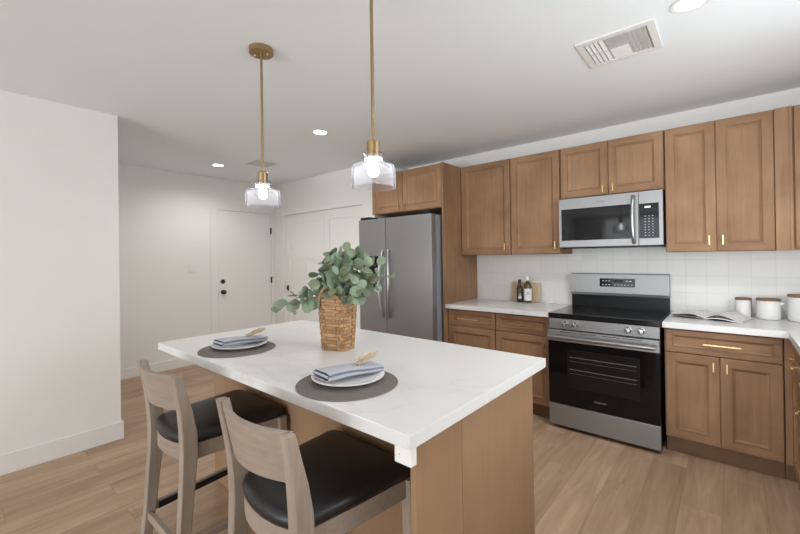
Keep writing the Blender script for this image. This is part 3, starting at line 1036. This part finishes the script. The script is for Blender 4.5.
for i, ((cx, cy), which, where) in enumerate(SET):
    t = MB(); t.lathe([(.02, 0), (.187, 0), (.190, .0015), (.190, .0035), (.187, .005), (.02, .005)], (cx, cy, ZT), 72)
    tag(t.build('placemat', 'mat', loc=(cx, cy, ZT), smooth=True), 'round taupe braided placemat ' + where, 'placemat', 'placemats on the island')
    z = ZT + .0052
    px, py = cx - .022, cy + .024
    t = MB()
    t.lathe([(.076, 0), (.083, 0), (.087, .004), (.115, .010), (.1385, .0165), (.1400, .019), (.1375, .0200), (.113, .0140), (.087, .0075), (.02, .007)], (px, py, z), 64)
    p = tag(t.build('plate', 'plate', loc=(px, py, z), smooth=True), 'white round plate on the placemat ' + where, 'plate', 'plates on the island')
    nz = z + .0195
    t = napkin(px - .004, py + .002, nz, math.radians(-8 if i else 0))
    tag(t.build('napkin', 'napkin', loc=(px, py, nz), smooth=True, angle=50), 'folded blue-grey linen napkin on the plate ' + where, 'napkin', 'napkins on the plates')
    t = sprig(px + .012, py + .070, nz + .020, math.radians(-24), 5 + i)
    tag(t.build('dried_grass_sprig', 'straw', loc=(px, py, nz + .028), smooth=True), 'sprig of dried straw-coloured grass on the napkin ' + where, 'sprig', 'dried sprigs on the napkins')

# ------------------------------------------------------------------ woven basket with eucalyptus
BX, BYc = -.425, -2.53
rot = Matrix.Translation((BX, BYc, ZT)) @ Matrix.Rotation(math.radians(17), 4, 'Z')
r = thing('basket', (BX, BYc, ZT), 'woven brown bark basket holding greenery on the island', 'basket')


def bk_pt(a, h, off=0.0):
    """rounded-rectangle tapered wall; a in turns, h 0..1"""
    wx = .076 + .018 * h + off; wy = .060 + .016 * h + off
    ca, sa = math.cos(a), math.sin(a); e = 2 / 4.5
    return Vector((wx * math.copysign(abs(ca) ** e, ca), wy * math.copysign(abs(sa) ** e, sa), .283 * h))


t = MB(); bm = t.bm
uvl = bm.loops.layers.uv.new('weave')
NA, NH, CU, CV = 144, 96, 24, 16
grid = []
for j in range(NH + 1):
    row = []
    for i in range(NA):
        a = 2 * PI * i / NA; h = j / NH
        u, v = i / NA * CU, h * CV
        over = 1 if (int(u) + int(v)) % 2 == 0 else -1
        dsp_ = .0022 * over * math.sin(PI * (u % 1)) * math.sin(PI * (v % 1))
        wob = 1 + .02 * math.sin(a * 3 + 1)
        p = bk_pt(a, h, dsp_); p.z += .004 * h * math.sin(a * 2)
        row.append(bm.verts.new(rot @ p))
    grid.append(row)
for j in range(NH):
    for i in range(NA):
        k = (i + 1) % NA
        f = bm.faces.new((grid[j][i], grid[j][k], grid[j + 1][k], grid[j + 1][i]))
        for lp, (ii, jj) in zip(f.loops, ((i, j), (i + 1, j), (i + 1, j + 1), (i, j + 1))):
            lp[uvl].uv = (ii / NA * CU, jj / NH * CV)
inner = [[bm.verts.new(rot @ bk_pt(2 * PI * i / NA, h, -.006)) for i in range(NA)] for h in (1.0, .02)]
for i in range(NA):
    k = (i + 1) % NA
    bm.faces.new((grid[NH][i], grid[NH][k], inner[0][k], inner[0][i])); bm.faces.new((inner[0][i], inner[0][k], inner[1][k], inner[1][i]))
bm.faces.new(inner[1]); bm.faces.new(grid[0][::-1])
t.build('woven_body', 'weave', r, True, 60)
t = MB()
t.tube([rot @ (bk_pt(2 * PI * k / 60, .985, .002)) for k in range(61)], .0055, 8)
t.build('rim', 'rope', r, True)
for sgn in (-1, 1):
    t = MB(); pts = []
    for k in range(15):
        f = k / 14
        base = Vector((-.062 + .124 * f, sgn * (.080 + .012 * math.sin(PI * f)), .262 + .066 * math.sin(PI * f)))
        pts.append(rot @ base)
    t.tube(pts, .0075, 8)
    tag(t.build('handle', 'rope', r, True), 'looped rope handle')
t = MB(); t.lathe([(.040, .01), (.048, .10), (.050, .262), (.050, .292), (.046, .292), (.045, .10), (.02, .03)], (BX, BYc, ZT), 32)
tag(t.build('liner_pot', 'ceramic', loc=(BX, BYc, ZT + .01), smooth=True), 'white pot inside the woven basket, only its rim showing', 'pot')

r = thing('eucalyptus', (BX, BYc, ZT + .20), 'bunch of round-leaved green eucalyptus branches in the woven basket', 'plant')
A = Vector((.761, .649, 0)); D = Vector((-.649, .761, 0))
base = Vector((BX, BYc, ZT + .26))
rng = random.Random(11)
tips = [(-.02, 0, 1.465), (.06, -.05, 1.475), (.15, .02, 1.435), (.22, -.02, 1.385), (.27, -.05, 1.31), (.20, -.08, 1.235), (-.07, -.05, 1.41), (-.135, .02, 1.315),
        (-.16, -.03, 1.235), (.03, -.12, 1.34), (.10, -.11, 1.33), (.01, -.13, 1.25), (.10, .09, 1.43), (-.05, .10, 1.34), (.14, .06, 1.32), (.14, -.12, 1.25),
        (-.09, -.10, 1.27), (.07, -.02, 1.39), (.12, .11, 1.26), (-.01, -.07, 1.40), (.19, .04, 1.30), (-.11, .07, 1.26), (.17, -.10, 1.20), (.12, -.15, 1.19), (.23, -.06, 1.27)]
stems = MB(); leaves = MB()


def leaf(c, nrm, up, rad):
    nrm = nrm.normalized(); x = up.cross(nrm).normalized() if up.cross(nrm).length > 1e-3 else Vector((1, 0, 0)); y = nrm.cross(x)
    n = 10
    vs = []
    cup = rng.uniform(.06, .22)
    for k in range(n):
        a = 2 * PI * k / n
        rx, ry = rad * .92 * math.cos(a), rad * math.sin(a)
        if k == 2 or k == 3: ry *= 1.04
        vs.append(leaves.bm.verts.new(c + x * rx + y * (ry + rad) + nrm * (cup * rad * (math.cos(a) ** 2) + .18 * rad * (math.sin(a)))))
    m = leaves.bm.verts.new(c + y * rad)
    for k in range(n):
        leaves.bm.faces.new((m, vs[k], vs[(k + 1) % n]))


def branch(tip, start=None, sag=.0, n=9, r0=.034):
    p0 = start or (base + A * rng.uniform(-.03, .03) + D * rng.uniform(-.03, .03))
    p2 = tip
    p1 = p0 + Vector((0, 0, max(.06, (p2.z - p0.z) * .75))) + (p2 - p0) * .22
    if sag: p1 = p0 + (p2 - p0) * .45 + Vector((0, 0, sag))
    def B(f): return p0 * (1 - f) ** 2 + p1 * 2 * f * (1 - f) + p2 * f * f
    pts = [B(k / 10) for k in range(11)]
    stems.tube(pts, [.0022 - .0012 * k / 10 for k in range(11)], 6)
    for k in range(n):
        f = .34 + .66 * (k + rng.uniform(-.2, .2)) / (n - 1); f = min(1, f)
        c = B(f); tg = (B(min(1, f + .02)) - B(max(0, f - .02))).normalized()
        rad = r0 * (1.0 - .38 * max(0, f - .6) / .4) * rng.uniform(.72, 1.05)
        side = tg.cross(Vector((rng.uniform(-1, 1), rng.uniform(-1, 1), rng.uniform(-1, 1)))).normalized()
        up = (side * 1.0 + tg * .45).normalized()
        nr = (-D * rng.uniform(.2, 1.0) + Vector((0, 0, 1)) * rng.uniform(-.1, .9) + A * rng.uniform(-.7, .7) + tg * .2)
        nr = nr - up * nr.dot(up)
        if nr.length < .1: nr = -D
        leaf(c, nr, up, rad)


for s_, d_, z_ in tips:
    branch(Vector((BX, BYc, 0)) + A * s_ + D * d_ + Vector((0, 0, 1.16 + (z_ - 1.16) * .84)), n=rng.choice((7, 8, 9)), r0=rng.uniform(.037, .044))
# the drooping branch on the left and the thin sprig on the right
P = Vector((BX, BYc, 0))
branch(P + A * -.295 + D * -.05 + Vector((0, 0, 1.118)), base + A * -.04 + D * -.04, .10, 10, .041)
branch(P + A * -.215 + D * -.07 + Vector((0, 0, 1.135)), base + A * -.04 + D * -.05, .06, 7, .038)
branch(P + A * .285 + D * -.08 + Vector((0, 0, 1.285)), base + A * .03 + D * -.04, .13, 6, .020)
stems.build('stem', 'stem', r, True)
leaves.build('foliage', 'leaf', r, True, 80)

# ------------------------------------------------------------------ pendants
def pendant(x, y, label):
    r = thing('pendant_lamp', (x, y, H), label, 'pendant lamp', 'pendant lamps over the island')
    t = MB(); t.lathe([(.063, 0), (.063, -.026), (.061, -.028), (.010, -.028)], (x, y, H), 40)
    cn = t.build('canopy', 'brass', r, True, 30)
    for a in (.6, .6 + PI):
        q = MB(); q.lathe([(.006, -.028), (.006, -.036), (.003, -.040)], (x + .036 * math.cos(a), y + .036 * math.sin(a), H), 12); q.build('screw', 'brass', cn, True)
    t = MB(); t.tube([(x, y, H - .027), (x, y, 1.853)], .0068, 14); t.build('rod', 'brass', r, True)
    t = MB(); t.lathe([(.008, 1.858), (.024, 1.856), (.0265, 1.852), (.0265, 1.786), (.024, 1.783)], (x, y, 0), 32); t.build('socket', 'brass', r, True, 30)
    t = MB()
    prof = [(.036, 1.806), (.043, 1.805), (.043, 1.801), (.038, 1.797), (.038, 1.772), (.046, 1.764), (.072, 1.760), (.084, 1.754), (.0895, 1.742), (.0895, 1.668)]
    inn = [(q - .0028, z - (.0024 if 4 < k < 9 else 0)) for k, (q, z) in enumerate(prof)][::-1]
    t.lathe(prof + inn + [prof[0]], (x, y, 0), 56, False, False)
    tag(t.build('glass_shade', 'shade', r, True, 60), 'clear glass drum shade')
    t = MB(); t.lathe([(.011, 1.783), (.012, 1.772), (.016, 1.758), (.022, 1.742), (.022, 1.731), (.017, 1.718), (.006, 1.712)], (x, y, 0), 24)
    tag(t.build('bulb', 'bulb', r, True, 80), 'lit bulb')
    return r


pendant(-.779, -2.742, 'brass pendant with clear glass shade over the far end of the island')
pendant(.048, -2.734, 'brass pendant with clear glass shade over the near half of the island')

# ------------------------------------------------------------------ ceiling fixtures
def downlight(x, y, label, power):
    r = thing('recessed_light', (x, y, H), label, 'ceiling light', 'recessed ceiling lights')
    t = MB(); t.lathe([(.058, -.001), (.058, -.005), (.074, -.006), (.078, -.001)], (x, y, H), 40, False, False); tag(t.build('trim_ring', 'white', r, True), 'white trim ring')
    t = MB(); t.lathe([(.001, -.003), (.0575, -.003), (.0575, -.0012), (.001, -.0012)], (x, y, H), 40); tag(t.build('lens', 'disc', r), 'glowing lens')
    l = bpy.data.lights.new('downlight', 'SPOT'); l.energy = power; l.spot_size = math.radians(165); l.spot_blend = .75
    l.shadow_soft_size = .06; l.color = (1.0, .995, .98)
    o = bpy.data.objects.new('downlight', l); COL.objects.link(o); o.location = (0, 0, -.02); o.parent = r


downlight(-3.533, -1.724, 'glowing recessed ceiling light nearest the entry door', P_FAR)
downlight(-1.661, -1.658, 'glowing recessed ceiling light between the two pendant rods', P_MID)
downlight(1.018, -1.655, 'glowing recessed ceiling light at the top edge beside the vent', P_NEAR)
for x, y in ((1.0, -4.3), (1.0, -6.9), (3.7, -4.3), (3.7, -6.9)):  # unseen lights added out of frame to raise the room's brightness
    downlight(x, y, 'unseen recessed ceiling light added behind the camera', P_BACK)

# large register above the range aisle: six louvre fields, three across, two deep
r = thing('ceiling_vent', (.693, -1.46, H), 'large white louvred ceiling vent beside the recessed light', 'vent')
VX0, VX1, VY0, VY1 = .512, .875, -1.634, -1.288
t = MB(); f = .035
t.box(VX0, VX1, VY0, VY0 + f, H - .008, H - .0005, .002); t.box(VX0, VX1, VY1 - f, VY1, H - .008, H - .0005, .002)
t.box(VX0, VX0 + f, VY0 + f, VY1 - f, H - .008, H - .0005, .002); t.box(VX1 - f, VX1, VY0 + f, VY1 - f, H - .008, H - .0005, .002)
t.build('frame', 'white', r)
t = MB(); t.box(VX0 + f, VX1 - f, VY0 + f, VY1 - f, H - .002, H - .0005); t.build('duct', 'ventdark', r)
nx = 3
for i in range(nx):
    for j in range(2):
        x0 = VX0 + f + (VX1 - VX0 - 2 * f) / nx * i + .004; x1 = VX0 + f + (VX1 - VX0 - 2 * f) / nx * (i + 1) - .004
        y0 = VY0 + f + (VY1 - VY0 - 2 * f) / 2 * j + .004; y1 = VY0 + f + (VY1 - VY0 - 2 * f) / 2 * (j + 1) - .004
        t = MB()
        if i == 1:
            m = 8
            for k in range(m):
                yc = y0 + (y1 - y0) * (k + .5) / m; w = (y1 - y0) / m * .42; s = -1 if j == 0 else 1
                t.rings([[(x, yc - w, H - .004 + s * .0018), (x, yc + w, H - .004 - s * .0018), (x, yc + w, H - .003 - s * .0018), (x, yc - w, H - .003 + s * .0018)] for x in (x0, x1)])
        else:
            m = 4
            for k in range(m):
                xc = x0 + (x1 - x0) * (k + .5) / m; w = (x1 - x0) / m * .36; s = -1 if i == 0 else 1
                t.rings([[(xc - w, y, H - .006 + s * .003), (xc + w, y, H - .006 - s * .003), (xc + w, y, H - .005 - s * .003), (xc - w, y, H - .005 + s * .003)] for y in (y0, y1)])
        t.build('louvre_panel', 'white', r)
r = thing('ceiling_vent', (-3.08, -1.41, H), 'flat far ceiling vent behind the farther pendant rod', 'vent')
t = MB(); t.box(-3.24, -2.92, -1.57, -1.26, H - .007, H - .0005, .002); t.build('frame', 'white', r)
t = MB()
for k in range(10):
    t.box(-3.21, -2.95, -1.545 + k * .027, -1.530 + k * .027, H - .0078, H - .0069)
tag(t.build('louvre_panel', 'ventdark', r), 'grey louvre slots')

# wall switch on the entry wall
r = thing('wall_switch', (XL, -1.737, 1.28), 'white two-gang light switch plate on the wall left of the entry door', 'light switch')
t = MB(); t.box(XL + .0005, XL + .006, -1.790, -1.684, 1.222, 1.338, .002); t.build('plate', 'white', r)
for y in (-1.760, -1.714):
    t = MB(); t.box(XL + .006, XL + .010, y - .016, y + .016, 1.248, 1.312, .002); t.build('rocker', 'white', r)

# ------------------------------------------------------------------ things on the worktops
# cutting board leaning on the tiles
t = MB(); t.box(-.148, .148, -.008, .008, 0, .197, .003)
bmesh.ops.transform(t.bm, matrix=Matrix.Translation((-.447, -.045, ZT + .0015)) @ Matrix.Rotation(math.radians(-7), 4, 'X'), verts=t.bm.verts)
tag(t.build('cutting_board', 'board', loc=(-.447, -.045, ZT)), 'pale wooden cutting board leaning on the tiles behind two bottles', 'cutting board')
r = thing('oil_bottle', (-.481, -.10, ZT), 'dark glass oil bottle with black cap, left one before the cutting board', 'bottle')
c = (-.481, -.10, ZT)
t = MB(); t.lathe([(.026, .0005), (.030, .004), (.030, .130), (.026, .152), (.014, .172), (.0125, .180), (.0125, .196)], c, 28); t.build('glass_body', 'darkoil', r, True, 50)
t = MB(); t.lathe([(.0145, .190), (.0145, .226), (.013, .228)], c, 20); tag(t.build('cap', 'black', r, True, 50), 'black cap')
t = MB(); t.lathe([(.0304, .022), (.0304, .112)], c, 28, False, False)
lb = tag(t.build('label', 'ink', r, True), 'black label')
def curved_marks(c, rad, rows, a0, name, mat, parent):
    t = MB()
    for z0, z1, w in rows:
        n = 5
        rs = [[(c[0] + rad * math.cos(a0 + w * (k / n - .5)), c[1] + rad * math.sin(a0 + w * (k / n - .5)), c[2] + z) for k in range(n + 1)] for z in (z0, z1)]
        t.rings(rs, False, False, False)
    return t.build(name, mat, parent)
A0 = math.radians(-65)
curved_marks(c, .0307, [(.088, .094, .5), (.070, .078, .8), (.040, .062, 1.0)], A0, 'label_print', 'lightink', lb)
r = thing('oil_bottle', (-.396, -.105, ZT), 'olive-oil bottle with white label and pale stopper, right one before the cutting board', 'bottle')
c = (-.396, -.105, ZT)
t = MB(); t.lathe([(.031, .0005), (.036, .004), (.036, .165), (.032, .188), (.020, .206), (.0135, .214), (.0135, .226)], c, 28); t.build('glass_body', 'oil', r, True, 50)
t = MB(); t.lathe([(.015, .222), (.015, .250), (.011, .255), (.009, .262), (.004, .263)], c, 20); tag(t.build('stopper', 'white', r, True, 50), 'white stopper')
t = MB(); t.lathe([(.0364, .024), (.0364, .142)], c, 28, False, False)
lb = tag(t.build('label', 'label', r, True), 'white paper label')
curved_marks(c, .0367, [(.096, .106, .6), (.082, .086, .9), (.060, .063, .3)], A0, 'label_print', 'ink', lb)

# canisters
def canister(x, y, rad, h, label, strap=False):
    r = thing('canister', (x, y, ZT), label, 'canister', 'white canisters on the right worktop')
    t = MB(); t.lathe([(rad * .9, .0005), (rad * .98, .004), (rad, .012), (rad, h - .014), (rad * .97, h - .012), (rad * .97, h - .002)], (x, y, ZT), 48); t.build('jar', 'ceramic', r, True, 50)
    t = MB(); t.lathe([(rad * .5, h - .002), (rad * 1.0, h - .002), (rad * 1.01, h + .001), (rad * 1.01, h + .011), (rad * .99, h + .013)], (x, y, ZT), 48); lid = tag(t.build('lid', 'lid', r, True, 40), 'brown wooden lid')
    return r


r = canister(1.206, -.10, .043, .128, 'smallest white canister with wooden lid, beside the open magazine')
t = MB(); t.box(1.2472, 1.256, -.112, -.088, ZT + .006, ZT + .139, .002); tag(t.build('lid_scoop', 'lid', r), 'upright wooden scoop on its side')
canister(1.339, -.12, .064, .132, 'middle white canister with wooden lid')
canister(1.512, -.13, .079, .166, 'tallest white canister at the right picture edge')
t = MB(); t.lathe([(.010, 0), (.010, .012), (.004, .016)], n=14)
bmesh.ops.transform(t.bm, matrix=Matrix.Translation((1.401, -.128, ZT + .112)) @ Matrix.Rotation(PI / 2, 4, 'Y'), verts=t.bm.verts)
o_ = [o for o in COL.objects if o.name.startswith('canister') and abs(o.location.x - 1.339) < .001][0]
bmk = t.build('side_knob', 'ceramic', o_, True)

# open magazine
r = thing('magazine', (1.045, -.27, ZT), 'open magazine with curling pages lying beside the canisters', 'magazine')
mrot = Matrix.Translation((1.03, -.27, ZT + .0006)) @ Matrix.Rotation(math.radians(-14), 4, 'Z')


def page(name, side, lift, curl, mat, z0, th=.0012, w=.205, hh=.135):
    t = MB(); rs = []
    n = 14
    for k in range(n + 1):
        f = k / n; u = side * w * f
        z = z0 + lift * math.sin(PI * min(1, f * 1.15)) ** 1.0 * (1 - f * .55) + curl * f * f
        rs.append([mrot @ Vector((u, v, z + dz)) for v, dz in ((-hh, 0), (hh, 0), (hh, th), (-hh, th))])
    t.rings(rs)
    return t.build(name, mat, r, True, 60)


tag(page('cover', -1, .0, .0, 'cover', .0), 'dark cover')
tag(page('cover', 1, .0, .0, 'cover', .0), 'dark cover')
page('page_block', 1, .016, .0, 'page', .0016, .006)
tag(page('page_block', -1, .010, .010, 'photo', .0016, .003), 'printed pages, left side')
tag(page('page', -1, .030, .022, 'page', .0050), 'curling loose page')
page('page', 1, .040, .002, 'page', .0082)
tag(page('page', 1, .024, .008, 'photo', .0080, .0008, .16), 'printed page')

# ground outside the openings, so that daylight has something to fall on
t = MB(); t.box(-9, 9, -14, YF - .12, -.12, -.06); t.box(XD + .12, 9, YF - .12, 3, -.12, -.06)
struct(t.build('ground', 'ground'))
